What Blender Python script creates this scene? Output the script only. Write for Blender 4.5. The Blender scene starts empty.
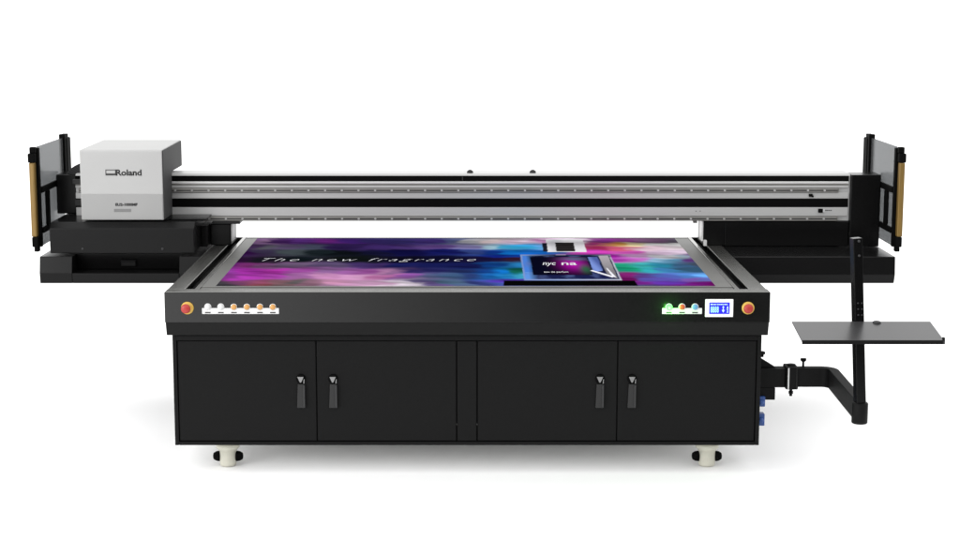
import bpy, bmesh, math, random
from mathutils import Vector, Matrix, noise
random.seed(3)
S = bpy.context.scene
COL = S.collection

# ---------------------------------------------------------------- materials
def lin(c):
    c /= 255.0
    return c/12.92 if c <= .04045 else ((c+.055)/1.055)**2.4
def rgb(r, g, b): return (lin(r), lin(g), lin(b), 1)

def mat(name, col, rough=.5, metal=0., spec=.5, emit=None, estr=0., grain=0., gscale=60., bump=0., stretch=None, coat=0.):
    """Principled material with fine procedural unevenness of roughness / tone."""
    m = bpy.data.materials.new(name); m.use_nodes = True
    nt = m.node_tree; p = nt.nodes['Principled BSDF']
    p.inputs['Base Color'].default_value = col
    p.inputs['Roughness'].default_value = rough
    p.inputs['Metallic'].default_value = metal
    p.inputs['Specular IOR Level'].default_value = spec
    p.inputs['Coat Weight'].default_value = coat
    if emit:
        p.inputs['Emission Color'].default_value = emit
        p.inputs['Emission Strength'].default_value = estr
    if grain or bump:
        tc = nt.nodes.new('ShaderNodeTexCoord'); mp = nt.nodes.new('ShaderNodeMapping')
        if stretch: mp.inputs['Scale'].default_value = stretch
        n = nt.nodes.new('ShaderNodeTexNoise'); n.inputs['Scale'].default_value = gscale
        n.inputs['Detail'].default_value = 4
        nt.links.new(tc.outputs['Object'], mp.inputs['Vector'])
        nt.links.new(mp.outputs['Vector'], n.inputs['Vector'])
        if grain:
            mr = nt.nodes.new('ShaderNodeMapRange')
            mr.inputs['From Min'].default_value = .3; mr.inputs['From Max'].default_value = .7
            mr.inputs['To Min'].default_value = 1-grain; mr.inputs['To Max'].default_value = 1+grain
            mx = nt.nodes.new('ShaderNodeVectorMath'); mx.operation = 'SCALE'
            mx.inputs[0].default_value = col[:3]
            nt.links.new(n.outputs['Fac'], mr.inputs['Value'])
            nt.links.new(mr.outputs['Result'], mx.inputs['Scale'])
            nt.links.new(mx.outputs['Vector'], p.inputs['Base Color'])
            mr2 = nt.nodes.new('ShaderNodeMapRange')
            mr2.inputs['To Min'].default_value = max(.03, rough-grain*.4); mr2.inputs['To Max'].default_value = min(1, rough+grain*.4)
            nt.links.new(n.outputs['Fac'], mr2.inputs['Value'])
            nt.links.new(mr2.outputs['Result'], p.inputs['Roughness'])
        if bump:
            b = nt.nodes.new('ShaderNodeBump'); b.inputs['Strength'].default_value = bump; b.inputs['Distance'].default_value = .001
            nt.links.new(n.outputs['Fac'], b.inputs['Height']); nt.links.new(b.outputs['Normal'], p.inputs['Normal'])
    return m

M = {}
M['black']   = mat('black_powder_coat', (.0055, .0055, .0056, 1), .55, spec=.10, grain=.12, gscale=90, bump=.06)
M['blackg']  = mat('black_gloss_paint', (.0035, .0035, .0036, 1), .26, spec=.15, grain=.04, gscale=6)
M['apron']   = mat('charcoal_front_paint', (.0055, .0055, .0055, 1), .17, spec=.48, grain=.12, gscale=120, bump=.12)
M['grip']    = mat('dark_grey_grip', (.019, .019, .0192, 1), .45, spec=.28)
M['latch']   = mat('brushed_steel_latch', (.25, .25, .25, 1), .35, .9)
M['lip']     = mat('black_lip_paint', (.006, .006, .006, 1), .5, spec=.14, grain=.1, gscale=90)
M['deep']    = mat('matt_black_rubber', (.002, .002, .002, 1), .7, spec=.05)
M['edge']    = mat('black_worn_edge', (.012, .012, .012, 1), .4, spec=.25)
M['dgrey']   = mat('dark_grey_plastic', (.03, .03, .031, 1), .45, spec=.25, grain=.1)
M['screw']   = mat('zinc_screw', (.22, .22, .22, 1), .4, .8)
M['rim']     = mat('brushed_aluminium_frame', (.235, .235, .222, 1), .24, .9, grain=.05, gscale=7, stretch=(1, .3, 1))
M['bed']     = mat('grey_vacuum_bed', (.095, .095, .089, 1), .45, .45, grain=.09, gscale=9)
M['beam']    = mat('silver_anodised_beam', (.42, .42, .417, 1), .40, .25, spec=.4, grain=.03, gscale=4, stretch=(.2, 4, 4))
M['beamhi']  = mat('bright_machined_aluminium', (.62, .62, .615, 1), .35, .3, grain=.03)
M['rail']    = mat('steel_guide_rail', (.215, .21, .198, 1), .38, .5, grain=.08, gscale=10)
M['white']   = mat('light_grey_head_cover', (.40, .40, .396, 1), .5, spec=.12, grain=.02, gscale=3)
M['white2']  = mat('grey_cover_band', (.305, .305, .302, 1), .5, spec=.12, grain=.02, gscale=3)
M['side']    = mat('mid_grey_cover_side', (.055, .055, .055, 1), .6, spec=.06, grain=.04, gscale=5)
M['plate']   = mat('grey_name_plate', (.15, .15, .15, 1), .5)
M['ink']     = mat('black_lettering', (.012, .012, .012, 1), .5)
M['gold']    = mat('yellow_light_curtain_housing', (.19, .115, .026, 1), .4, .3, grain=.1, gscale=20, stretch=(6, 6, .5))
M['cream']   = mat('cream_levelling_foot', (.56, .55, .47, 1), .45, spec=.3, grain=.03)
M['red']     = mat('red_stop_button', (.36, .025, .02, 1), .35)
M['yellow']  = mat('yellow_button_collar', (.58, .36, .06, 1), .4)
M['stripw']  = mat('white_button_strip', (.62, .62, .62, 1), .4, grain=.03)
M['btnw']    = mat('white_button', (.56, .56, .56, 1), .25)
M['btno']    = mat('amber_button', (.52, .26, .07, 1), .25)
M['chrome']  = mat('steel_button_ring', (.6, .6, .6, 1), .2, 1.)
M['btnr']    = mat('orange_red_button', (.48, .07, .02, 1), .25)
M['btnb']    = mat('pale_blue_button', (.10, .28, .48, 1), .25)
M['btng']    = mat('lit_green_button', (.05, .3, .08, 1), .3, emit=(.030, 1, .030, 1), estr=9.)
M['lcd']     = mat('blue_lit_display', (.01, .01, .3, 1), .3, emit=(.012, .006, .62, 1), estr=1.0)
M['lcdt']    = mat('white_lit_digits', (.3, .5, .8, 1), .3, emit=(.45, .55, 1, 1), estr=.9)
M['lcdc']    = mat('cyan_lit_digits', (.3, .5, .8, 1), .3, emit=(.16, .5, .9, 1), estr=.9)
M['blue']    = mat('blue_air_fitting', (.018, .07, .27, 1), .4)
M['shelf']   = mat('grey_satin_shelf', (.03, .03, .031, 1), .3, spec=.4, grain=.08, gscale=5)
M['textw']   = mat('white_print_ink', (.54, .54, .56, 1), .7, spec=.05)

def glass_mat():
    m = bpy.data.materials.new('smoked_clear_panel'); m.use_nodes = True
    nt = m.node_tree; nt.nodes.clear()
    o = nt.nodes.new('ShaderNodeOutputMaterial'); mx = nt.nodes.new('ShaderNodeMixShader')
    t = nt.nodes.new('ShaderNodeBsdfTransparent'); t.inputs['Color'].default_value = (.40, .408, .414, 1)
    p = nt.nodes.new('ShaderNodeBsdfPrincipled'); p.inputs['Base Color'].default_value = (.20, .205, .21, 1); p.inputs['Roughness'].default_value = .12
    mx.inputs[0].default_value = .3
    nt.links.new(t.outputs[0], mx.inputs[1]); nt.links.new(p.outputs[0], mx.inputs[2]); nt.links.new(mx.outputs[0], o.inputs['Surface'])
    return m
M['glass'] = glass_mat()

def attr_mat():
    m = bpy.data.materials.new('printed_artwork'); m.use_nodes = True
    nt = m.node_tree; p = nt.nodes['Principled BSDF']
    a = nt.nodes.new('ShaderNodeVertexColor'); a.layer_name = 'art'
    nt.links.new(a.outputs['Color'], p.inputs['Base Color'])
    p.inputs['Roughness'].default_value = .8; p.inputs['Specular IOR Level'].default_value = 0
    return m

# ---------------------------------------------------------------- mesh helpers
def NB(): return bmesh.new()

def box(bm, x0, x1, y0, y1, z0, z1, bev=.003, mi=0):
    t = bmesh.new()
    vs = [t.verts.new((x, y, z)) for x in (x0, x1) for y in (y0, y1) for z in (z0, z1)]
    for f in ((0,1,3,2),(4,6,7,5),(0,4,5,1),(2,3,7,6),(0,2,6,4),(1,5,7,3)): t.faces.new([vs[i] for i in f])
    bmesh.ops.recalc_face_normals(t, faces=t.faces)
    if bev: bmesh.ops.bevel(t, geom=list(t.edges), offset=bev, segments=2, profile=.5, affect='EDGES')
    merge(bm, t, mi)

def merge(bm, t, mi=0, mtx=None):
    if mtx is not None: bmesh.ops.transform(t, matrix=mtx, verts=t.verts)
    for f in t.faces: f.material_index = mi
    me = bpy.data.meshes.new('tmp'); t.to_mesh(me); t.free(); bm.from_mesh(me); bpy.data.meshes.remove(me)

def prism(bm, pts, axis, a0, a1, bev=.003, mi=0):
    """polygon pts extruded along 'x' (pts are y,z), 'y' (pts x,z) or 'z' (pts x,y)."""
    def P(u, v, a): return {'x': (a, u, v), 'y': (u, a, v), 'z': (u, v, a)}[axis]
    t = bmesh.new()
    A = [t.verts.new(P(u, v, a0)) for u, v in pts]; B = [t.verts.new(P(u, v, a1)) for u, v in pts]
    n = len(pts); t.faces.new(A); t.faces.new(B[::-1])
    for i in range(n): t.faces.new((A[i], B[i], B[(i+1) % n], A[(i+1) % n]))
    bmesh.ops.recalc_face_normals(t, faces=t.faces)
    if bev: bmesh.ops.bevel(t, geom=list(t.edges), offset=bev, segments=2, profile=.5, affect='EDGES')
    merge(bm, t, mi)

def lathe(bm, prof, center, axis='z', seg=28, mi=0, mtx=None):
    """prof: list of (radius, height) revolved about axis, capped when radius 0."""
    t = bmesh.new(); rings = []
    for r, h in prof:
        if r < 1e-6: rings.append([t.verts.new((0, 0, h))])
        else: rings.append([t.verts.new((r*math.cos(2*math.pi*i/seg), r*math.sin(2*math.pi*i/seg), h)) for i in range(seg)])
    for a, b in zip(rings, rings[1:]):
        for i in range(seg):
            j = (i+1) % seg
            if len(a) == 1 and len(b) > 1: t.faces.new((a[0], b[i], b[j]))
            elif len(b) == 1 and len(a) > 1: t.faces.new((a[i], a[j], b[0]))
            elif len(a) > 1: t.faces.new((a[i], a[j], b[j], b[i]))
    bmesh.ops.recalc_face_normals(t, faces=t.faces)
    for f in t.faces: f.smooth = True
    R = {'z': Matrix(), 'y': Matrix.Rotation(math.radians(90), 4, 'X'), 'x': Matrix.Rotation(math.radians(90), 4, 'Y')}[axis]
    merge(bm, t, mi, Matrix.Translation(center) @ (mtx or Matrix()) @ R)
# axis 'y' turns +height to -Y (towards the viewer)

def obj(name, bm, mats, parent=None, label=None):
    me = bpy.data.meshes.new(name); bm.to_mesh(me); bm.free()
    for m in (mats if isinstance(mats, (list, tuple)) else [mats]): me.materials.append(M[m] if isinstance(m, str) else m)
    o = bpy.data.objects.new(name, me); COL.objects.link(o)
    if parent: o.parent = parent
    if label: o['label'] = label
    return o

def text_mesh(s, width, height, shear=0., bold=0., thick=.0006, spacing=1.):
    """flat lettering mesh in XY, centred in x, base at y=0, scaled to width x cap height."""
    cu = bpy.data.curves.new('lettering_curve', 'FONT'); cu.body = s; cu.shear = shear; cu.offset = bold; cu.space_character = spacing
    cu.resolution_u = 4
    o = bpy.data.objects.new('lettering_tmp', cu); COL.objects.link(o)
    dg = bpy.context.evaluated_depsgraph_get(); dg.update()
    me = bpy.data.meshes.new_from_object(o.evaluated_get(dg))
    bpy.data.objects.remove(o); bpy.data.curves.remove(cu)
    bm = bmesh.new(); bm.from_mesh(me); bpy.data.meshes.remove(me)
    xs = [v.co.x for v in bm.verts]; ys = [v.co.y for v in bm.verts]
    x0, x1, y1 = min(xs), max(xs), max(ys); y0 = 0
    for v in bm.verts:
        v.co.x = (v.co.x-(x0+x1)/2)/(x1-x0)*width; v.co.y = v.co.y/(y1-y0)*height
    g = bmesh.ops.extrude_face_region(bm, geom=bm.faces[:])
    for e in g['geom']:
        if isinstance(e, bmesh.types.BMVert): e.co.z += thick
    bmesh.ops.recalc_face_normals(bm, faces=bm.faces)
    return bm
def put(bm, t, mtx, mi=0): merge(bm, t, mi, mtx)
FRONT = Matrix.Rotation(math.radians(90), 4, 'X')      # XY lettering -> XZ plane facing -Y

# ---------------------------------------------------------------- floor
bm = NB()
fx = [-900, -300, -100, -40, -20, -10, -6, -3, 0, 3, 6, 10, 20, 40, 100, 300, 900]; fy = [-2.5, -1, 1, 3, 6, 10, 20, 40, 100, 300, 900]
fv = [[bm.verts.new((x, y, 0)) for y in fy] for x in fx]
for i in range(len(fx)-1):
    for j in range(len(fy)-1): bm.faces.new((fv[i][j], fv[i+1][j], fv[i+1][j+1], fv[i][j+1]))
M['floor'] = mat('white_studio_floor', (.94, .94, .94, 1), .75, spec=.1, grain=.01, gscale=.8)
fl = obj('floor', bm, 'floor'); fl['kind'] = 'structure'

# ---------------------------------------------------------------- printer
PR = bpy.data.objects.new('flatbed_printer', None); COL.objects.link(PR)
PR['label'] = 'wide black flatbed printer with silver gantry, light grey print head and side shelf'
PR['category'] = 'printer'

ZT = .949
# --- cabinet carcass: open-fronted frame rails round the doors
cab = NB()
box(cab, -1.482, 1.482, .075, 1.93, .150, .722, .004)
box(cab, -1.482, -1.462, .050, .078, .150, .718, .002)
box(cab, 1.462, 1.482, .050, .078, .150, .718, .002)
box(cab, -1.4615, 1.4615, .050, .078, .150, .167, .002)
box(cab, -1.4615, 1.4615, .050, .078, .692, .718, .002)
cbo = obj('cabinet', cab, 'black', PR)
M['bounce'] = mat('pale_bounce_sheet', (.80, .80, .79, 1), .6, .0, spec=.3)
k = NB(); box(k, -1.46, 1.46, .085, 1.92, .1445, .1495, .001); obj('bounce_plate', k, 'bounce', cbo)  # pale sheet added under the cabinet to bounce light onto the floor
def door(x0, x1, hx):
    b = NB(); box(b, x0, x1, .056, .074, .1705, .6885, .004)
    d = obj('cabinet_door', b, 'black', PR)
    h = NB()   # tapered flap grip with a raised right lip, its highlight painted as lighter grey
    prism(h, [(hx-.016, .468), (hx+.016, .468), (hx+.021, .345), (hx-.021, .345)], 'y', .044, .058, .003)
    box(h, hx+.011, hx+.020, .036, .046, .350, .466, .002, 1)
    obj('handle', h, ['grip', 'dgrey'], d)
    l = NB()   # black escutcheon and steel wedge latch
    lathe(l, [(.024, 0), (.024, .008), (.018, .012), (0, .012)], (hx, .0565, .489), 'y', 24, 0)
    prism(l, [(hx-.017, .502), (hx+.015, .502), (hx+.002, .473), (hx-.004, .473)], 'y', .034, .046, .001, 1)
    prism(l, [(hx+.015, .489), (hx+.019, .491), (hx+.018, .468), (hx+.013, .468)], 'y', .034, .046, .001, 1)
    lo_ = obj('latch', l, ['deep', 'latch'], d); lo_.location.z = .006
for x0, x1, hx in ((-1.4585, -.7625, -.838), (-.7575, -.0545, -.676), (.0545, .7575, .671), (.7625, 1.4585, .833)): door(x0, x1, hx)
cp = NB(); box(cp, -.0485, .0485, .054, .074, .1705, .6885, .004); cpo = obj('centre_post', cp, 'black', PR)
for x in (-.0515, .0515):
    hb = NB(); lathe(hb, [(.004, 0), (.004, .004), (.003, .006), (0, .006)], (x, .0575, .258), 'y', 12); obj('hinge_pin', hb, 'dgrey', PR)

# --- levelling feet with twin castor wheels
for x, y in ((-1.238, .21), (1.243, .21), (-1.238, 1.75), (1.243, 1.75)):
    f = NB()
    lathe(f, [(0, .1445), (.050, .1445), (.050, .118), (.060, .117), (.060, .098), (.052, .092), (.047, .082), (.0425, .080), (.0425, .012), (.040, .004), (0, .0)], (x, y, 0), 'z', 36)
    fo = obj('levelling_foot', f, 'cream', PR)
    for s in (-1, 1):
        w = NB(); lathe(w, [(0, .000), (.027, .000), (.027, .008), (.025, .020), (.019, .030), (.016, .034), (.008, .036), (0, .036)], (x+s*.0415, y+.005, .049), 'x', 28, 0, None if s > 0 else Matrix.Rotation(math.pi, 4, 'Z'))
        obj('castor_wheel', w, 'deep', fo)

# --- front panel (apron)
ap = NB()
prism(ap, [(0, .9475), (-.002, .7945), (.0035, .7945), (.0035, .9475)], 'x', -1.507, 1.510, .0012)
box(ap, -1.50, 1.503, .0038, .060, .7945, .938, .001)
apo = obj('front_panel', ap, 'apron', PR)
ap = NB(); prism(ap, [(.001, .794), (.024, .724), (.070, .724), (.070, .794)], 'x', -1.505, 1.508, .003)
obj('lower_lip', ap, 'lip', apo)
sp = NB(); box(sp, -1.500, -1.47, .062, 1.99, .724, .945, .002); box(sp, 1.47, 1.503, .062, 1.99, .724, .945, .002)
box(sp, -1.469, 1.469, 1.97, 1.99, .724, .945, .002)
obj('table_skirt', sp, 'black', PR)

# --- table frame: outer rims, trenches, front rail
tf = NB()
box(tf, -1.506, 1.509, .004, .088, .9465, .957, .003)
for s in (-1, 1):
    x0, x1 = sorted((s*1.418, s*1.504)); box(tf, x0, x1, .0885, 2.0, .9465, .957, .003)
    x0, x1 = sorted((s*1.372, s*1.350)); box(tf, x0, x1, .0885, 2.0, .9, .955, .002)
box(tf, -1.349, 1.349, 1.945, 2.0, .9, .955, .002)
obj('table_frame', tf, 'rim', PR).location.z = -.008
for s in (-1, 1):
    tr = NB(); x0, x1 = sorted((s*1.373, s*1.417)); box(tr, x0, x1, .089, 2.0, .89, .915, 0); obj('rail_trench', tr, 'deep', PR)
bd = NB(); box(bd, -1.349, 1.349, .0885, .168, .88, .949, .002)
box(bd, -1.349, 1.349, .170, 1.943, .88, .9525, .002)
obj('print_bed', bd, 'bed', PR).location.z = -.008

# --- controls on the front panel
def stop_button(x, z):
    c = NB(); lathe(c, [(.0315, 0), (.0315, .006), (.028, .010), (0, .010)], (x, .0005, z), 'y', 32)
    co = obj('emergency_stop', c, 'yellow', PR)
    k = NB(); lathe(k, [(.015, 0), (.015, .014), (.022, .018), (.024, .026), (.021, .033), (.010, .036), (0, .036)], (x-.003, -.0095, z+.002), 'y', 32)
    obj('push_button', k, 'red', co)
stop_button(-1.393, .868); stop_button(1.400, .868)
def strip(x0, x1, btns):
    b = NB(); box(b, x0, x1, -.006, .0005, .838, .868, .002); 
    so = obj('button_strip', b, 'stripw', PR)
    for x, m, lab in btns:
        box(b2 := NB(), x-.014, x+.014, -.0068, -.0055, .8425, .8485, 0); obj('marking', b2, 'side', so)
        k = NB()
        lathe(k, [(.0175, 0), (.0175, .004), (.016, .007), (.0145, .0075)], (x, -.0005, .874), 'y', 24, 1)
        e = .018 if m == 'btng' else 0
        lathe(k, [(.0145, 0), (.0145, .009+e), (.0125, .013+e), (.006, .0150+e), (0, .0152+e)], (x, -.0005, .874), 'y', 24, 0)
        obj('push_button', k, [m, 'stripw' if m != 'btno' else 'chrome'], so, lab)
strip(-1.320, -.937, [(-1.291, 'btnw', 'white round push button'), (-1.226, 'btnw', 'white round push button')] +
      [(x, 'btno', 'amber round push button') for x in (-1.161, -1.096, -1.031, -.967)])
strip(.972, 1.171, [(1.006, 'btng', 'glowing green push button'), (1.071, 'btnr', 'orange red push button'), (1.136, 'btnb', 'pale blue push button')])
lg = bpy.data.lights.new('green_button_lamp', 'POINT'); lg.energy = .75; lg.color = (.12, 1, .08); lg.shadow_soft_size = .012
lo = bpy.data.objects.new('green_button_lamp', lg); lo.location = (1.006, -.058, .868); COL.objects.link(lo)
dp = NB(); box(dp, 1.186, 1.326, -.008, .0005, .823, .913, .003)
M['bezel'] = mat('white_display_bezel', (.8, .8, .8, 1), .4)
dpo = obj('display', dp, 'bezel', PR)
sc = NB(); box(sc, 1.206, 1.307, -.0105, -.0075, .839, .897, .001); sco = obj('screen', sc, 'lcd', dpo)
dg_ = NB()
x = 1.212
for w in (.010, .004, .005, .004, .0, .006, .004, .007, .005, .003, .008, .004):
    if w: box(dg_, x, x+w, -.0112, -.0100, .8850, .8905, 0, 0)
    x += w+.0022
for k in range(4): put(dg_, text_mesh('8', .0095, .031, bold=.03), Matrix.Translation((1.217+k*.0105, -.0103, .847)) @ FRONT, 1)
prism(dg_, [(1.270, .872), (1.281, .872), (1.2755, .881)], 'y', -.0112, -.0100, 0, 0)
prism(dg_, [(1.268, .860), (1.283, .860), (1.2755, .846)], 'y', -.0112, -.0100, 0, 0)
box(dg_, 1.2735, 1.2775, -.0112, -.0100, .860, .872, 0, 0)
prism(dg_, [(1.292, .866), (1.302, .866), (1.297, .881)], 'y', -.0112, -.0100, 0, 0)
put(dg_, text_mesh('2', .009, .016, bold=.03), Matrix.Translation((1.297, -.0103, .847)) @ FRONT, 0)
obj('readout', dg_, ['lcdt', 'lcdc'], dpo)

# --- gantry beam
Y0 = 1.60
bmb = NB()
prism(bmb, [(Y0+.012, 1.096), (Y0+.012, 1.363), (Y0+.02, 1.374), (Y0+.20, 1.374), (Y0+.22, 1.36), (Y0+.22, 1.10), (Y0+.20, 1.096)], 'x', -2.30, 2.252, .002)
for z0, z1, mi in ((1.3165, 1.3295, 1), (1.292, 1.3055, 0), (1.229, 1.264, 0), (1.125, 1.1765, 0)):
    box(bmb, -2.30, 2.242, Y0, Y0+.014, z0, z1, .002, mi)
box(bmb, -2.30, 2.242, Y0+.004, Y0+.014, 1.3062, 1.3160, .001, 2)
beam = obj('gantry_beam', bmb, ['beam', 'beamhi', 'rail'], PR)
for z0, z1 in ((1.331, 1.362), (1.178, 1.2275)):
    b = NB(); box(b, -2.30, 2.242, Y0+.003, Y0+.014, z0, z1, .001)
    if z0 > 1.3: box(b, -.029, -.024, Y0+.0015, Y0+.006, z0+.004, z1-.004, 0, 1)
    obj('cable_slot', b, ['deep', 'dgrey'], beam)
for z0, z1, xe in ((1.2655, 1.2905, 2.182), (1.097, 1.1235, 2.182)):
    b = NB(); box(b, -2.28, xe, Y0-.010, Y0+.013, z0, z1, .003)
    zc = (z0+z1)/2
    box(b, -2.275, xe-.005, Y0-.0115, Y0-.0095, zc-.003, zc+.003, 0, 1)
    for k in range(45):
        xx = -2.2+k*.0977
        if xx < xe-.03: lathe(b, [(.0065, 0), (.0065, .003), (.004, .003), (.0035, .001), (0, .001)], (xx, Y0-.0115, zc), 'y', 14, 2)
    obj('guide_rail', b, ['rail', 'dgrey', 'beam'], beam)
for xx in (.018, .388):
    k = NB(); lathe(k, [(.019, 0), (.019, .006), (.015, .014), (.007, .019), (0, .020)], (xx, Y0+.06, 1.374), 'z', 20); obj('top_bolt', k, 'edge', beam)
k = NB(); box(k, 2.008, 2.030, Y0-.014, Y0+.001, 1.240, 1.257, .003); box(k, 2.026, 2.036, Y0-.010, Y0+.001, 1.237, 1.248, .002)
obj('limit_switch', k, 'deep', beam)
k = NB(); box(k, 2.066, 2.092, Y0-.016, Y0+.001, 1.146, 1.169, .003, 0); box(k, 2.0925, 2.104, Y0-.012, Y0+.001, 1.149, 1.167, .002, 1)
obj('sensor', k, ['deep', 'btnw'], beam)
k = NB()
for q in range(4): box(k, 2.109+q*.010, 2.116+q*.010, Y0-.001, Y0+.001, 1.156, 1.162, 0)
obj('marking', k, 'dgrey', beam)
for q in (1.345, 1.37): k = NB(); box(k, q, q+.005, Y0-.001, Y0+.001, 1.152, 1.157, 0); obj('screw', k, 'dgrey', beam)
k = NB(); box(k, 1.335, 1.36, Y0+.02, Y0+.05, 1.080, 1.0955, .003); obj('beam_bracket', k, 'rail', beam)
k = NB(); box(k, -1.50, -1.335, Y0-.02, Y0+.10, 1.080, 1.0955, .003); obj('beam_bracket', k, 'edge', beam)

# --- gantry legs on the table rims, right-hand equipment box
g = NB(); box(g, -1.515, -1.392, Y0+.005, Y0+.24, .9505, 1.0795, .006); box(g, -1.392, -1.384, Y0+.004, Y0+.10, .975, 1.079, .001, 1)
obj('gantry_leg', g, ['blackg', 'beam'], PR)
g = NB(); box(g, 1.394, 1.52, Y0+.004, Y0+.24, .9505, 1.0945, .004); box(g, 1.384, 1.3935, Y0+.002, Y0+.10, .975, 1.0945, .001, 1)
box(g, 1.395, 1.412, Y0-.03, Y0+.003, .9505, .985, .002, 1)
obj('gantry_leg', g, ['blackg', 'beamhi'], PR)
g = NB(); box(g, 1.5205, 2.250, Y0+.004, Y0+.30, .946, 1.0945, .004); obj('equipment_box', g, 'blackg', PR)

# --- end covers
ec = NB(); box(ec, 2.2535, 2.428, Y0-.015, Y0+.15, .946, 1.370, .004); obj('end_cover', ec, 'blackg', PR)
ec = NB(); box(ec, -2.425, -2.302, Y0+.05, Y0+.28, 1.1325, 1.365, .006)
obj('end_cover', ec, 'blackg', PR)

# --- left capping station and trays
st = NB()
prism(st, [(1.25, .956), (1.25, 1.098), (1.295, 1.130), (1.95, 1.130), (1.95, .956)], 'x', -2.376, -1.553, .004)
box(st, -1.80, -1.50, Y0-.23, Y0-.02, 1.1305, 1.139, .003); box(st, -1.5525, -1.5155, 1.50, 1.95, .956, 1.0795, .003)  # second box: black filler added to keep the gap beside the leg dark
sto = obj('capping_station', st, 'blackg', PR)
for xx in (-2.19, -1.735):
    k = NB(); lathe(k, [(.007, 0), (.007, .003), (.005, .005), (0, .005)], (xx, 1.2505, .982), 'y', 14); obj('screw', k, 'dgrey', sto)
ty = NB()
body = [(1.215, .9425), (1.195, .850), (1.203, .790), (1.95, .790), (1.95, .9425)]
prism(ty, body, 'x', -2.428, -2.243, .003); prism(ty, body, 'x', -1.634, -1.512, .003)
prism(ty, [(1.195, .849), (1.203, .790), (1.95, .790), (1.95, .849)], 'x', -2.2425, -1.6345, .003)
prism(ty, [(1.345, .8495), (1.322, .9425), (1.95, .9425), (1.95, .8495)], 'x', -2.2425, -1.6345, .003)
tyo = obj('tray', ty, 'blackg', PR)
k = NB(); box(k, -1.988, -1.904, 1.318, 1.345, .870, .898, .004); box(k, -1.990, -1.902, 1.308, 1.345, .8985, .906, .003)
obj('handle', k, 'black', tyo)
ty = NB(); prism(ty, [(1.205, .9425), (1.195, .839), (1.215, .788), (1.95, .788), (1.95, .9425)], 'x', 1.512, 2.432, .004)
obj('tray', ty, 'blackg', PR)

# --- print head
hd = NB()
prof = [(1.310, 1.1395), (1.310, 1.533), (1.317, 1.541), (1.955, 1.546), (1.955, 1.385), (1.590, 1.385), (1.575, 1.1395)]
prism(hd, prof, 'x', -2.203, -1.735, .004)
hdo = obj('print_head_cover', hd, 'white', PR)
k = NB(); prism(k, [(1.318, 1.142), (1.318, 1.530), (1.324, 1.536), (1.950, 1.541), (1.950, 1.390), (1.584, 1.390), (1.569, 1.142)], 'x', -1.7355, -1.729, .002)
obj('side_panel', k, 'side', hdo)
k = NB(); box(k, -2.200, -1.738, 1.3070, 1.3115, 1.1425, 1.289, .002); obj('lower_panel', k, 'white2', hdo)
k = NB()
def wordz(b, s, xc, w, z, h, y, bold=.0, shear=0., mi=0, sp=1.): put(b, text_mesh(s, w, h, shear, bold, .0012, sp), Matrix.Translation((xc, y, z)) @ FRONT, mi)
wordz(k, 'Roland', -1.926, .146, 1.3955, .0335, 1.3098, bold=.03)
# outlined bar emblem
X0, X1, Z0, Z1 = -2.058, -1.999, 1.3955, 1.4285
box(k, X0, X1, 1.3083, 1.3098, Z0, Z0+.011, 0); box(k, X0, X1, 1.3083, 1.3098, Z1-.004, Z1, 0)
box(k, X0, X0+.004, 1.3083, 1.3098, Z0+.011, Z1-.004, 0); box(k, X1-.004, X1, 1.3083, 1.3098, Z0+.011, Z1-.004, 0)
obj('emblem', k, 'ink', hdo)
k = NB(); wordz(k, 'EU2-1000MF', -1.944, .126, 1.2215, .0155, 1.3069, bold=.045); obj('lettering', k, 'ink', hdo)
k = NB(); box(k, -2.016, -1.919, 1.3055, 1.3072, 1.1865, 1.2035, .0005); obj('name_plate', k, 'plate', hdo)
k = NB(); lathe(k, [(.010, 0), (.010, .006), (.006, .010), (0, .010)], (-1.700, 1.33, 1.147), 'y', 16); obj('cover_knob', k, 'deep', hdo)
k = NB(); lathe(k, [(.011, 0), (.011, .006), (0, .006)], (-2.222, 1.4515, 1.185), 'y', 16, 1); box(k, -2.232, -2.204, 1.452, 1.56, 1.1395, 1.215, .004)
obj('cover_bracket', k, ['beam', 'deep'], hdo)

# --- cable carrier looping from the beam to the head
cc = NB()
n = 16
for i in range(n):
    a0 = math.radians(8+i*88/n); a1 = math.radians(8+(i+.9)*88/n)
    r0, r1 = .115, .180
    pts = [(-2.195-r*math.cos(a)*1.05, 1.315+r*math.sin(a)*.72) for r, a in ((r0, a0), (r1, a0), (r1, a1), (r0, a1))]
    prism(cc, pts, 'y', Y0+.07, Y0+.16, .001)
obj('cable_carrier', cc, 'dgrey', PR)
k = NB(); box(k, -2.305, -2.24, Y0-.005, Y0-.0005, 1.185, 1.225, .002); obj('cable_guide', k, 'edge', beam)
k = NB(); box(k, -2.31, -2.225, Y0-.03, Y0-.0005, 1.315, 1.345, .003); obj('cable_guide', k, 'edge', beam)

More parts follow.
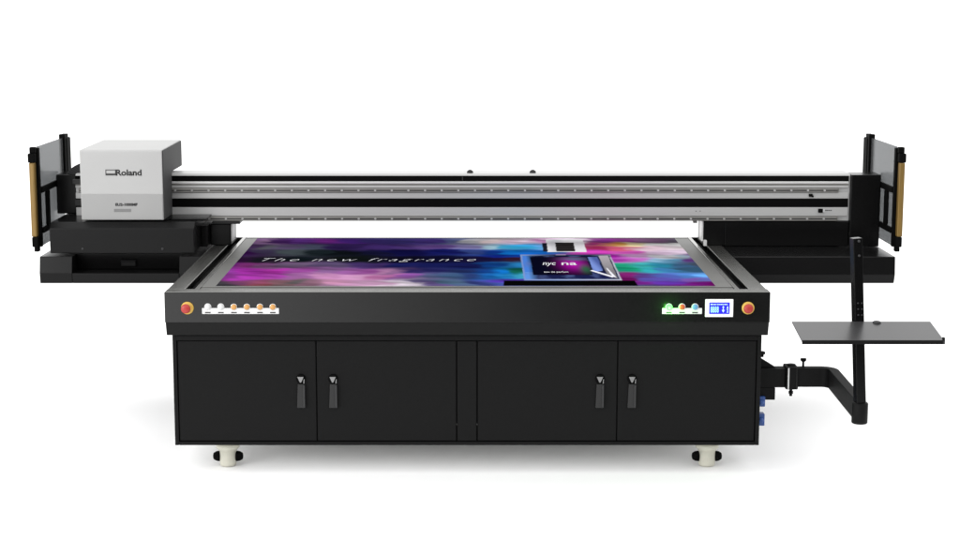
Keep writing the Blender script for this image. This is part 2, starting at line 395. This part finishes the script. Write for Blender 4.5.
# --- glazed safety guards with yellow light curtains
def guard(s):
    def B(b, xa, xb, *r, **kw):
        x0, x1 = sorted((s*xa, s*xb)); box(b, x0, x1, *r, **kw)
    p = NB()
    B(p, 2.434, 2.460, 1.30, 1.335, .985, 1.552, bev=.003)           # front post
    g = obj('safety_guard', p, 'deep', PR)
    p = NB(); B(p, 2.444, 2.452, 1.3355, 1.93, .985, 1.558, bev=.001); obj('glass_pane', p, 'glass', g)
    p = NB(); B(p, 2.430, 2.466, 1.9305, 1.965, 1.140, 1.580, bev=.004); B(p, 2.425, 2.47, 1.9655, 2.06, 1.30, 1.555, bev=.006); B(p, 2.432, 2.464, 1.9655, 2.03, 1.5555, 1.578, bev=.003)
    obj('post', p, 'deep', g)
    p = NB(); B(p, 2.428, 2.4435, 1.3355, 1.929, 1.292, 1.326, bev=.003); obj('cross_bar', p, 'deep', g)
    p = NB(); B(p, 2.428, 2.4435, 1.3355, 1.70, 1.060, 1.092, bev=.003); obj('cross_bar', p, 'deep', g)
    p = NB(); B(p, 2.428, 2.4435, 1.45, 1.51, 1.0925, 1.2915, bev=.003); obj('window_post', p, 'deep', g)
    p = NB(); B(p, 2.448, 2.480, 1.255, 1.295, 1.049, 1.472, bev=.006); B(p, 2.458, 2.470, 1.2535, 1.256, 1.055, 1.466, bev=.0005); obj('light_curtain', p, 'gold', g)
    p = NB(); B(p, 2.444, 2.484, 1.25, 1.2995, 1.4725, 1.525, bev=.006); B(p, 2.442, 2.475, 1.258, 1.2995, 1.5255, 1.560, bev=.005)
    obj('end_cap', p, 'deep', g); p = NB()
    B(p, 2.442, 2.478, 1.25, 1.2995, .990, 1.0485, bev=.006); B(p, 2.442, 2.470, 1.262, 1.2985, .962, .9895, bev=.005)
    obj('end_cap', p, 'deep', g)
guard(-1); guard(1)

# --- swing arm with post and shelf on the right side
am = NB()
path = [(1.72, .335), (1.84, .335)] + [(1.84+.06*math.sin(a), .335-.06*(1-math.cos(a))) for a in [math.radians(15*i) for i in range(1, 7)]] + [(1.882, -.385)]
hw = .025; L = []; Rr = []
for i, (px, py) in enumerate(path):
    a = path[max(0, i-1)]; b = path[min(len(path)-1, i+1)]
    d = Vector((b[0]-a[0], b[1]-a[1])).normalized(); nx, ny = -d.y, d.x
    L.append((px+nx*hw, py+ny*hw)); Rr.append((px-nx*hw, py-ny*hw))
prism(am, L+Rr[::-1], 'z', .392, .494, .004)
lathe(am, [(0, .385), (.034, .385), (.038, .390), (.038, .482), (.034, .487), (0, .487)], (1.877, -.42, 0), 'z', 24)
arm = obj('swing_arm', am, 'black', PR)
k = NB(); box(k, 1.4835, 1.655, .30, .37, .392, .492, .004); box(k, 1.4835, 1.604, .30, .37, .326, .3915, .003)
prism(k, [(1.4835, .4925), (1.61, .4925), (1.525, .545), (1.4835, .57)], 'y', .32, .35, .003)
lathe(k, [(.010, 0), (.010, .012), (.018, .016), (.018, .026), (.008, .030), (0, .030)], (1.535, .335, .548), 'z', 16)
obj('bracket', k, 'black', arm)
k = NB(); box(k, 1.6555, 1.7195, .285, .385, .384, .503, .006); lathe(k, [(.022, 0), (.022, .006), (0, .006)], (1.69, .335, .5035), 'z', 20); lathe(k, [(.008, .340), (.008, .384)], (1.692, .335, 0), 'z', 12); lathe(k, [(0, .352), (.012, .352), (.012, .366), (0, .366)], (1.692, .335, 0), 'z', 6)
box(k, 1.664, 1.672, .2825, .2855, .388, .499, .001, 1); box(k, 1.7085, 1.7125, .2825, .2855, .388, .499, .001, 2)
obj('clamp', k, ['black', 'beamhi', 'edge'], arm)
k = NB(); lathe(k, [(.006, .494), (.006, .522), (.012, .524), (.012, .535), (0, .537)], (1.752, .335, 0), 'z', 16); box(k, 1.737, 1.767, .328, .342, .527, .541, .003)
obj('clamp_knob', k, 'deep', arm)
# post: rectangular tube leaning slightly
def tilt_box(b, base, top, wx, wy, rot, bev=.003, mi=0):
    base = Vector(base); top = Vector(top); d = (top-base); ln = d.length
    t = bmesh.new(); box(t, -wx/2, wx/2, -wy/2, wy/2, 0, ln, bev)
    q = d.to_track_quat('Z', 'Y').to_matrix().to_4x4()
    mtx = Matrix.Translation(base) @ q @ Matrix.Rotation(0, 4, 'Z')
    # keep the section's x axis along world x
    z = d.normalized(); xax = Vector((1, 0, 0)); xax = (xax - z*xax.dot(z)).normalized(); yax = z.cross(xax)
    R3 = Matrix((xax, yax, z)).transposed().to_4x4()
    merge(b, t, mi, Matrix.Translation(base) @ R3 @ Matrix.Rotation(rot, 4, 'Z'))
k = NB()
pb, pt = (1.876, -.42, .470), (1.829, -.42, 1.280)
tilt_box(k, pb, pt, .046, .046, math.radians(10))
ps = obj('shelf_post', k, 'blackg', PR)
for f in (.985, .90): 
    k = NB(); c = Vector(pb).lerp(Vector(pt), f); lathe(k, [(.006, 0), (.006, .004), (.003, .006), (0, .006)], (c.x+.006, c.y-.027, c.z), 'y', 12); obj('bolt', k, 'dgrey', ps)
for f in (.62, .585, .55):
    c = Vector(pb).lerp(Vector(pt), f)
    for dx in (-.004, .014): k = NB(); lathe(k, [(.0042, 0), (.0042, .003), (0, .003)], (c.x+dx, c.y-.0275, c.z), 'y', 10); obj('bolt', k, 'dgrey', ps)
# shelf: thin tilted tray with a front lip
k = NB()
A = [(-.452, .884), (-.700, .844), (-.702, .834), (-.716, .834), (-.716, .851), (-.7125, .851), (-.7125, .838), (-.702, .838)]
prism(k, [(-.452, .881), (-.452, .886), (-.700, .8445), (-.709, .8435), (-.709, .849), (-.713, .849), (-.713, .829), (-.709, .829), (-.709, .8385), (-.700, .8395)], 'x', 1.532, 2.186, .0012)
box(k, 2.176, 2.1855, -.7135, -.695, .846, .860, .001, 1); box(k, 1.533, 2.1755, -.7150, -.7131, .8295, .8475, .0006, 1)
box(k, 1.80, 1.90, -.52, -.4455, .800, .8605, .004, 1)
shl = obj('shelf', k, ['shelf', 'black'], PR)
k = NB(); lathe(k, [(.020, 0), (.020, .005), (.016, .009), (.008, .011), (0, .011)], (1.93, -.468, .881), 'z', 24); obj('grommet', k, 'dgrey', shl)

# --- blue air fittings on the cabinet's right side
for z0, z1 in ((.294, .347), (.192, .256)):
    k = NB(); box(k, 1.4825, 1.550, .28, .33, z0, z1, .004); lathe(k, [(.014, 0), (.014, .012), (.010, .020), (0, .020)], (1.528, .2805, (z0+z1)/2), 'y', 14)
    obj('air_fitting', k, 'blue', PR)

# ---------------------------------------------------------------- printed sheet
ART = [(-1.27,1.79,150,110,170),(-1.23,1.79,190,150,190),(-1.12,1.79,80,40,110),(-1.0,1.79,110,60,150),(-0.85,1.79,130,50,150),(-0.73,1.79,90,50,150),(-0.55,1.79,75,60,135),(-0.4,1.79,70,60,130),(-0.22,1.79,80,60,140),(-0.1,1.79,100,110,160),(0.02,1.79,200,200,205),(0.14,1.79,240,225,225),(0.29,1.79,240,220,235),(0.38,1.79,250,240,250),(0.45,1.79,235,170,225),(0.59,1.79,250,245,250),(0.83,1.79,160,65,165),(0.95,1.79,150,70,150),(1.1,1.79,150,110,150),(1.23,1.79,125,115,135),(0.81,1.66,190,60,150),(0.87,1.66,230,180,80),(0.97,1.66,250,240,200),(1.09,1.66,255,255,255),(1.25,1.66,250,250,250),(-1.26,1.54,90,60,110),(-1.19,1.54,110,110,120),(-1.04,1.54,100,85,120),(-0.92,1.54,90,95,120),(-0.74,1.54,60,40,100),(-0.51,1.54,75,50,120),(-0.33,1.54,85,60,130),(-0.16,1.54,110,80,150),(0.02,1.54,150,140,190),(0.14,1.54,190,220,230),(0.25,1.54,80,190,225),(0.35,1.54,60,190,230),(0.43,1.54,150,190,240),(0.81,1.48,200,60,120),(0.92,1.48,230,110,150),(1.07,1.48,240,220,230),(1.23,1.48,235,225,230),(-1.29,1.34,60,20,80),(-1.16,1.34,70,60,90),(-1.02,1.34,80,90,95),(-0.85,1.34,30,40,45),(-0.73,1.34,15,20,25),(-0.5,1.34,25,25,60),(-0.39,1.34,20,20,80),(-0.15,1.34,25,30,110),(0.02,1.34,60,80,150),(0.13,1.34,20,60,150),(0.25,1.34,20,120,200),(0.39,1.34,30,120,210),(0.79,1.34,220,80,200),(0.94,1.34,220,100,200),(1.05,1.34,220,200,220),(1.24,1.34,220,205,220),(0.21,1.18,20,40,140),(0.29,1.18,20,70,170),(0.82,1.18,170,30,170),(0.92,1.18,200,160,200),(1.09,1.18,210,210,215),(1.21,1.18,170,190,200),(1.27,1.18,130,50,150),(-1.29,1.05,50,20,60),(-1.16,1.05,30,30,40),(-0.93,1.05,20,30,35),(-0.65,1.05,15,20,20),(-0.37,1.05,15,15,35),(-0.15,1.05,15,15,45),(0.07,1.05,25,20,60),(0.18,1.05,35,20,60),(0.27,1.05,60,30,50),(0.83,1.05,180,60,180),(0.88,1.05,200,120,200),(1.02,1.05,150,190,210),(1.15,1.05,100,160,190),(1.23,1.05,110,60,140),(-1.29,0.85,120,40,130),(-1.16,0.85,150,60,140),(-1.05,0.85,140,90,140),(-0.91,0.85,110,90,120),(-0.75,0.85,90,75,110),(-0.53,0.85,70,50,110),(-0.37,0.85,30,35,100),(-0.15,0.85,25,30,90),(0.02,0.85,25,30,90),(0.18,0.85,20,70,150),(0.26,0.85,50,150,210),(0.84,0.85,40,180,140),(0.95,0.85,70,190,190),(1.06,0.85,50,150,180),(1.17,0.85,70,110,150),(1.25,0.85,80,90,110),(0.83,0.71,30,170,130),(0.96,0.71,60,180,190),(1.07,0.71,70,140,190),(1.21,0.71,60,100,130),(-1.29,0.65,160,70,170),(-1.16,0.65,185,60,185),(-1.0,0.65,190,60,180),(-0.89,0.65,160,80,160),(-0.73,0.65,140,100,150),(-0.63,0.65,160,100,165),(-0.55,0.65,150,80,150),(-0.42,0.65,180,130,170),(-0.36,0.65,35,35,100),(-0.2,0.65,40,40,100),(-0.04,0.65,35,45,90),(0.07,0.65,20,60,130),(0.18,0.65,20,120,195),(0.27,0.65,20,100,80),(-1.28,0.48,130,55,135),(-1.14,0.48,190,70,190),(-1.03,0.48,190,80,190),(-0.88,0.48,170,110,170),(-0.72,0.48,190,140,180),(-0.51,0.48,205,160,195),(-0.41,0.48,190,120,170),(-0.3,0.48,150,90,170),(-0.19,0.48,90,100,140),(-0.09,0.48,70,100,140),(0.02,0.48,50,70,130),(0.12,0.48,30,110,190),(0.2,0.48,40,150,220),(0.28,0.48,80,200,230),(0.83,0.48,150,40,130),(0.94,0.48,100,70,150),(1.04,0.48,90,110,190),(1.17,0.48,80,130,190),(1.26,0.48,110,170,220),(0.2,0.37,90,60,180),(0.83,0.37,120,20,100),(1.0,0.37,100,90,180),(1.16,0.37,140,100,190),(1.26,0.37,110,120,190),(-1.28,0.26,70,70,75),(-1.19,0.26,120,70,110),(-1.11,0.26,150,80,110),(-0.98,0.26,140,100,110),(-0.91,0.26,100,100,100),(-0.81,0.26,150,110,130),(-0.7,0.26,200,150,180),(-0.45,0.26,200,160,190),(-0.29,0.26,235,225,235),(-0.19,0.26,110,90,150),(-0.09,0.26,90,120,150),(0.07,0.26,50,60,120),(0.14,0.26,70,90,170),(0.2,0.26,100,110,200),(0.89,0.26,130,40,150),(1.04,0.26,110,60,180),(1.19,0.26,130,30,140),(1.26,0.26,130,20,120),(-1.26,0.18,60,60,65),(-1.1,0.18,150,80,90),(-0.97,0.18,130,100,105),(-0.8,0.18,150,110,130),(-0.65,0.18,205,160,195),(-0.34,0.18,235,225,235),(-0.19,0.18,110,90,150),(-0.04,0.18,90,110,150),(0.14,0.18,60,70,150),(0.9,0.18,90,90,140),(1.08,0.18,130,40,150),(1.24,0.18,125,15,115)]
SX0, SX1, SY0, SY1 = -1.275, 1.262, .182, 1.905
NXg, NYg = 620, 250
pts = [(x, y, lin(r), lin(g), lin(b)) for x, y, r, g, b in ART]
RX, RY = .105, .085
def sheet_colour(x, y):
    n1 = noise.fractal(Vector((x*3.1, y*4.3, 1.7)), .8, 2., 6); n2 = noise.fractal(Vector((x*3.1+9, y*3.3, 7.1)), 1., 2., 4)
    n3 = noise.noise(Vector((x*9, y*13, 4))); wx = x+.08*n1+.03*n3; wy = y+.065*n2+.02*n3
    s = r = g = b = 0.
    for px, py, cr, cg, cb in pts:
        dx = wx-px
        if dx > .45 or dx < -.45: continue
        dy = wy-py
        if dy > .5 or dy < -.5: continue
        d = (dx/RX)**2+(dy/RY)**2
        w = 1/(d*d+.05)**1.3
        s += w; r += w*cr; g += w*cg; b += w*cb
    if s <= 0: return (.05, .05, .1)
    k = 1+.55*noise.fractal(Vector((x*2.2+4, y*8+wx*2, 5)), 1., 2., 5)
    s /= max(.45, k)
    return (r/s, g/s, b/s)
def inside(x, y, poly):
    c = False; n = len(poly); j = n-1
    for i in range(n):
        (xi, yi), (xj, yj) = poly[i], poly[j]
        if (yi > y) != (yj > y) and x < (xj-xi)*(y-yi)/(yj-yi)+xi: c = not c
        j = i
    return c
C = lambda r, g, b: (lin(r), lin(g), lin(b))
def lerp3(a, b, t): return tuple(a[i]+(b[i]-a[i])*t for i in range(3))
def bottle(x, y, base):
    c = base
    if inside(x, y, [(.476, 1.86), (.700, 1.86), (.690, 1.34), (.462, 1.34)]):
        c = lerp3(C(248, 248, 250), C(205, 208, 214), max(0, math.sin((x-.476)*28))*.4)
        if inside(x, y, [(.527, 1.724), (.636, 1.724), (.625, 1.37), (.516, 1.37)]): c = lerp3(C(28, 28, 32), C(70, 66, 66), .5+.5*math.sin(y*70))
    if inside(x, y, [(.447, 1.703), (.476, 1.703), (.466, 1.358), (.440, 1.358)]): c = C(40, 42, 58)
    if inside(x, y, [(.303, 1.245), (.815, 1.245), (.803, .345), (.296, .345)]):
        t = (x-.30)/.5
        c = lerp3(C(140, 165, 215), C(200, 204, 214), min(1, max(0, t)))
        if y > 1.14: c = lerp3(lerp3(C(150, 175, 215), C(50, 62, 90), min(1, t*2.5)), C(150, 155, 165), max(0, (t-.8)*4))
        if inside(x, y, [(.312, 1.20), (.806, 1.20), (.795, .385), (.305, .385)]):
            c = lerp3(C(110, 165, 230), C(30, 36, 84), min(1, max(0, (x-.325)/.05))) if y < .62 else lerp3(C(85, 145, 225), C(24, 30, 62), min(1, max(0, (x-.33)/.04)))
            n = noise.fractal(Vector((x*14, y*6, 3)), 1, 2, 4); c = lerp3(c, C(110, 130, 190), max(0, min(.6, n*.7)))
            if inside(x, y, [(.355, 1.150), (.672, 1.150), (.665, .520), (.350, .520)]):
                c = C(10, 12, 34)
                d = ((x-.583)/.062)**2+((y-.90)/.20)**2
                c = lerp3(c, C(190, 20, 180), math.exp(-d*.8))
                d = ((x-.64)/.028)**2+((y-.72)/.13)**2; c = lerp3(c, C(25, 120, 70), .8*math.exp(-d))
                d = ((x-.60)/.07)**2+((y-1.08)/.06)**2; c = lerp3(c, C(70, 130, 150), .7*math.exp(-d))
            elif inside(x, y, [(.682, 1.15), (.735, 1.15), (.728, .66), (.676, .62)]):
                c = lerp3(C(90, 110, 180), C(140, 165, 225), .5+.5*math.sin(x*60+y*5))
            elif inside(x, y, [(.745, 1.2), (.800, 1.2), (.787, .40), (.742, .50)]): c = lerp3(C(120, 118, 122), C(195, 190, 195), (y-.4)/.8)
        if inside(x, y, [(.661, .662), (.672, .69), (.770, .478), (.762, .435)]): c = C(245, 245, 250)
        if inside(x, y, [(.753, .76), (.759, .76), (.783, .43), (.764, .47)]): c = C(245, 245, 250)
        if inside(x, y, [(.508, 1.36), (.571, 1.36), (.563, 1.222), (.506, 1.222)]): c = C(185, 180, 190)
    if inside(x, y, [(.190, .342), (.867, .342), (.869, .181), (.186, .181)]): c = C(8, 8, 9)
    return c
me = bpy.data.meshes.new('printed_sheet')
verts = []; cols = []
cx = [SX0+(SX1-SX0)*i/NXg for i in range(NXg+1)]; cy = [SY0+(SY1-SY0)*j/NYg for j in range(NYg+1)]
GX, GY = 300, 150     # painted clouds on a coarse grid, then smoothly interpolated; the bottle on the fine one
coarse = [[sheet_colour(SX0+(SX1-SX0)*i/GX, SY0+(SY1-SY0)*j/GY) for j in range(GY+1)] for i in range(GX+1)]
for i, x in enumerate(cx):
    for j, y in enumerate(cy):
        verts.append((x, y, .9575))
        u = (i/NXg*GX)+.35*noise.noise(Vector((x*25, y*25, 0))); v = (j/NYg*GY)+.35*noise.noise(Vector((x*25, y*25, 9)))
        u = min(max(u, 0), GX-1e-4); v = min(max(v, 0), GY-1e-4); a, bq = int(u), int(v); fu, fv = u-a, v-bq
        c = lerp3(lerp3(coarse[a][bq], coarse[a+1][bq], fu), lerp3(coarse[a][bq+1], coarse[a+1][bq+1], fu), fv)
        if .18 < x < .88:
            acc = [bottle(x+ax, y+ay, c) for ax in (-.0015, .0015) for ay in (-.0026, .0026)]
            c = tuple(sum(q[m_] for q in acc)/4 for m_ in range(3))
        cols.append(c)
H = NYg+1; faces = [(i*H+j, (i+1)*H+j, (i+1)*H+j+1, i*H+j+1) for i in range(NXg) for j in range(NYg)]
nt_ = len(verts)
ring = [(i, 0) for i in range(NXg)] + [(NXg, j) for j in range(NYg)] + [(i, NYg) for i in range(NXg, 0, -1)] + [(0, j) for j in range(NYg, 0, -1)]
for i, j in ring:
    verts.append((cx[i], cy[j], .9528)); cols.append(C(215, 215, 215))
for k2 in range(len(ring)):
    a = ring[k2]; b2 = ring[(k2+1) % len(ring)]
    faces.append((a[0]*H+a[1], nt_+k2, nt_+(k2+1) % len(ring), b2[0]*H+b2[1]))
faces.append([nt_+q for q in range(len(ring))][::-1])
me.from_pydata(verts, [], faces); me.update()
ca = me.color_attributes.new('art', 'FLOAT_COLOR', 'POINT')
K = .46
ca.data.foreach_set('color', [q for c in cols for q in tuple(min(.85, v*K*(1+.45*v*v)) for v in c)+(1,)])
me.materials.append(attr_mat())
sh = bpy.data.objects.new('printed_sheet', me); COL.objects.link(sh)
sh.location.z = -.008
sh['label'] = 'colourful sheet printed with paint clouds and a perfume bottle, lying on the printer bed'
sh['category'] = 'print'
k = NB()
put(k, text_mesh('The new fragrance', 1.19, .105, .4, -.018, .0004, 1.3), Matrix.Translation((-.545, 1.0, .9577)))
obj('lettering', k, 'textw', sh); k = NB(); put(k, text_mesh('nyc', .075, .085, .25, .01, .0004), Matrix.Translation((.452, .86, .9577)))
obj('lettering', k, 'textw', sh); k = NB(); put(k, text_mesh('na', .085, .085, .1, .012, .0004), Matrix.Translation((.560, .86, .9577)))
obj('lettering', k, 'textw', sh); k = NB(); put(k, text_mesh('eau de parfum', .13, .045, 0, 0, .0004), Matrix.Translation((.475, .60, .9577)))
obj('lettering', k, 'textw', sh)

# ---------------------------------------------------------------- light
W = bpy.data.worlds.new('World'); S.world = W; W.use_nodes = True
nt = W.node_tree; bg = nt.nodes['Background']
tc = nt.nodes.new('ShaderNodeTexCoord'); sx = nt.nodes.new('ShaderNodeSeparateXYZ')
nt.links.new(tc.outputs['Generated'], sx.inputs[0])
def mrange(sock, a, b, c, d, smooth=False):
    n = nt.nodes.new('ShaderNodeMapRange')
    if smooth: n.interpolation_type = 'SMOOTHSTEP'
    for k, v in zip(('From Min', 'From Max', 'To Min', 'To Max'), (a, b, c, d)): n.inputs[k].default_value = v
    nt.links.new(sock, n.inputs['Value']); return n.outputs['Result']
def mixf(f, a, b):
    n = nt.nodes.new('ShaderNodeMix'); n.data_type = 'FLOAT'
    for i, v in ((0, f), (2, a), (3, b)):
        if hasattr(v, 'links'): nt.links.new(v, n.inputs[i])
        else: n.inputs[i].default_value = v
    return n.outputs[0]
front = mrange(sx.outputs['X'], -.20, .07, 2.0, .03)          # bright flat wall of light to the left of the camera, dark studio to its right
low = mixf(mrange(sx.outputs['Y'], -.3, .3, 0, 1, True), front, 1.6)
full = mixf(mrange(sx.outputs['Z'], .02, .36, 0, 1, True), low, 1.72)
nt.links.new(full, bg.inputs['Strength'])
bg.inputs['Color'].default_value = (1, 1, 1, 1)
def area(name, loc, target, sx_, sy_, power, col=(1, 1, 1)):
    l = bpy.data.lights.new(name, 'AREA'); l.shape = 'RECTANGLE'; l.size = sx_; l.size_y = sy_; l.energy = power; l.color = col
    o = bpy.data.objects.new(name, l); COL.objects.link(o); o.location = loc
    o.rotation_euler = (Vector(target)-Vector(loc)).to_track_quat('-Z', 'Y').to_euler()
area('softbox', (-5.2, -4.2, 2.2), (-1.2, .5, .8), 2.2, 2.6, 130)

# ---------------------------------------------------------------- camera
cam = bpy.data.cameras.new('camera'); co = bpy.data.objects.new('camera', cam); COL.objects.link(co)
co.location = (0, -8.335, 2.393); co.rotation_euler = (math.radians(90)-math.atan(.16), 0, 0)
cam.sensor_width = 36; cam.lens = 1700/960*36; cam.shift_x = 13/960; cam.clip_end = 3000
S.camera = co
S.view_settings.view_transform = 'Standard'; S.view_settings.look = 'None'; S.view_settings.exposure = 0; S.view_settings.gamma = 1
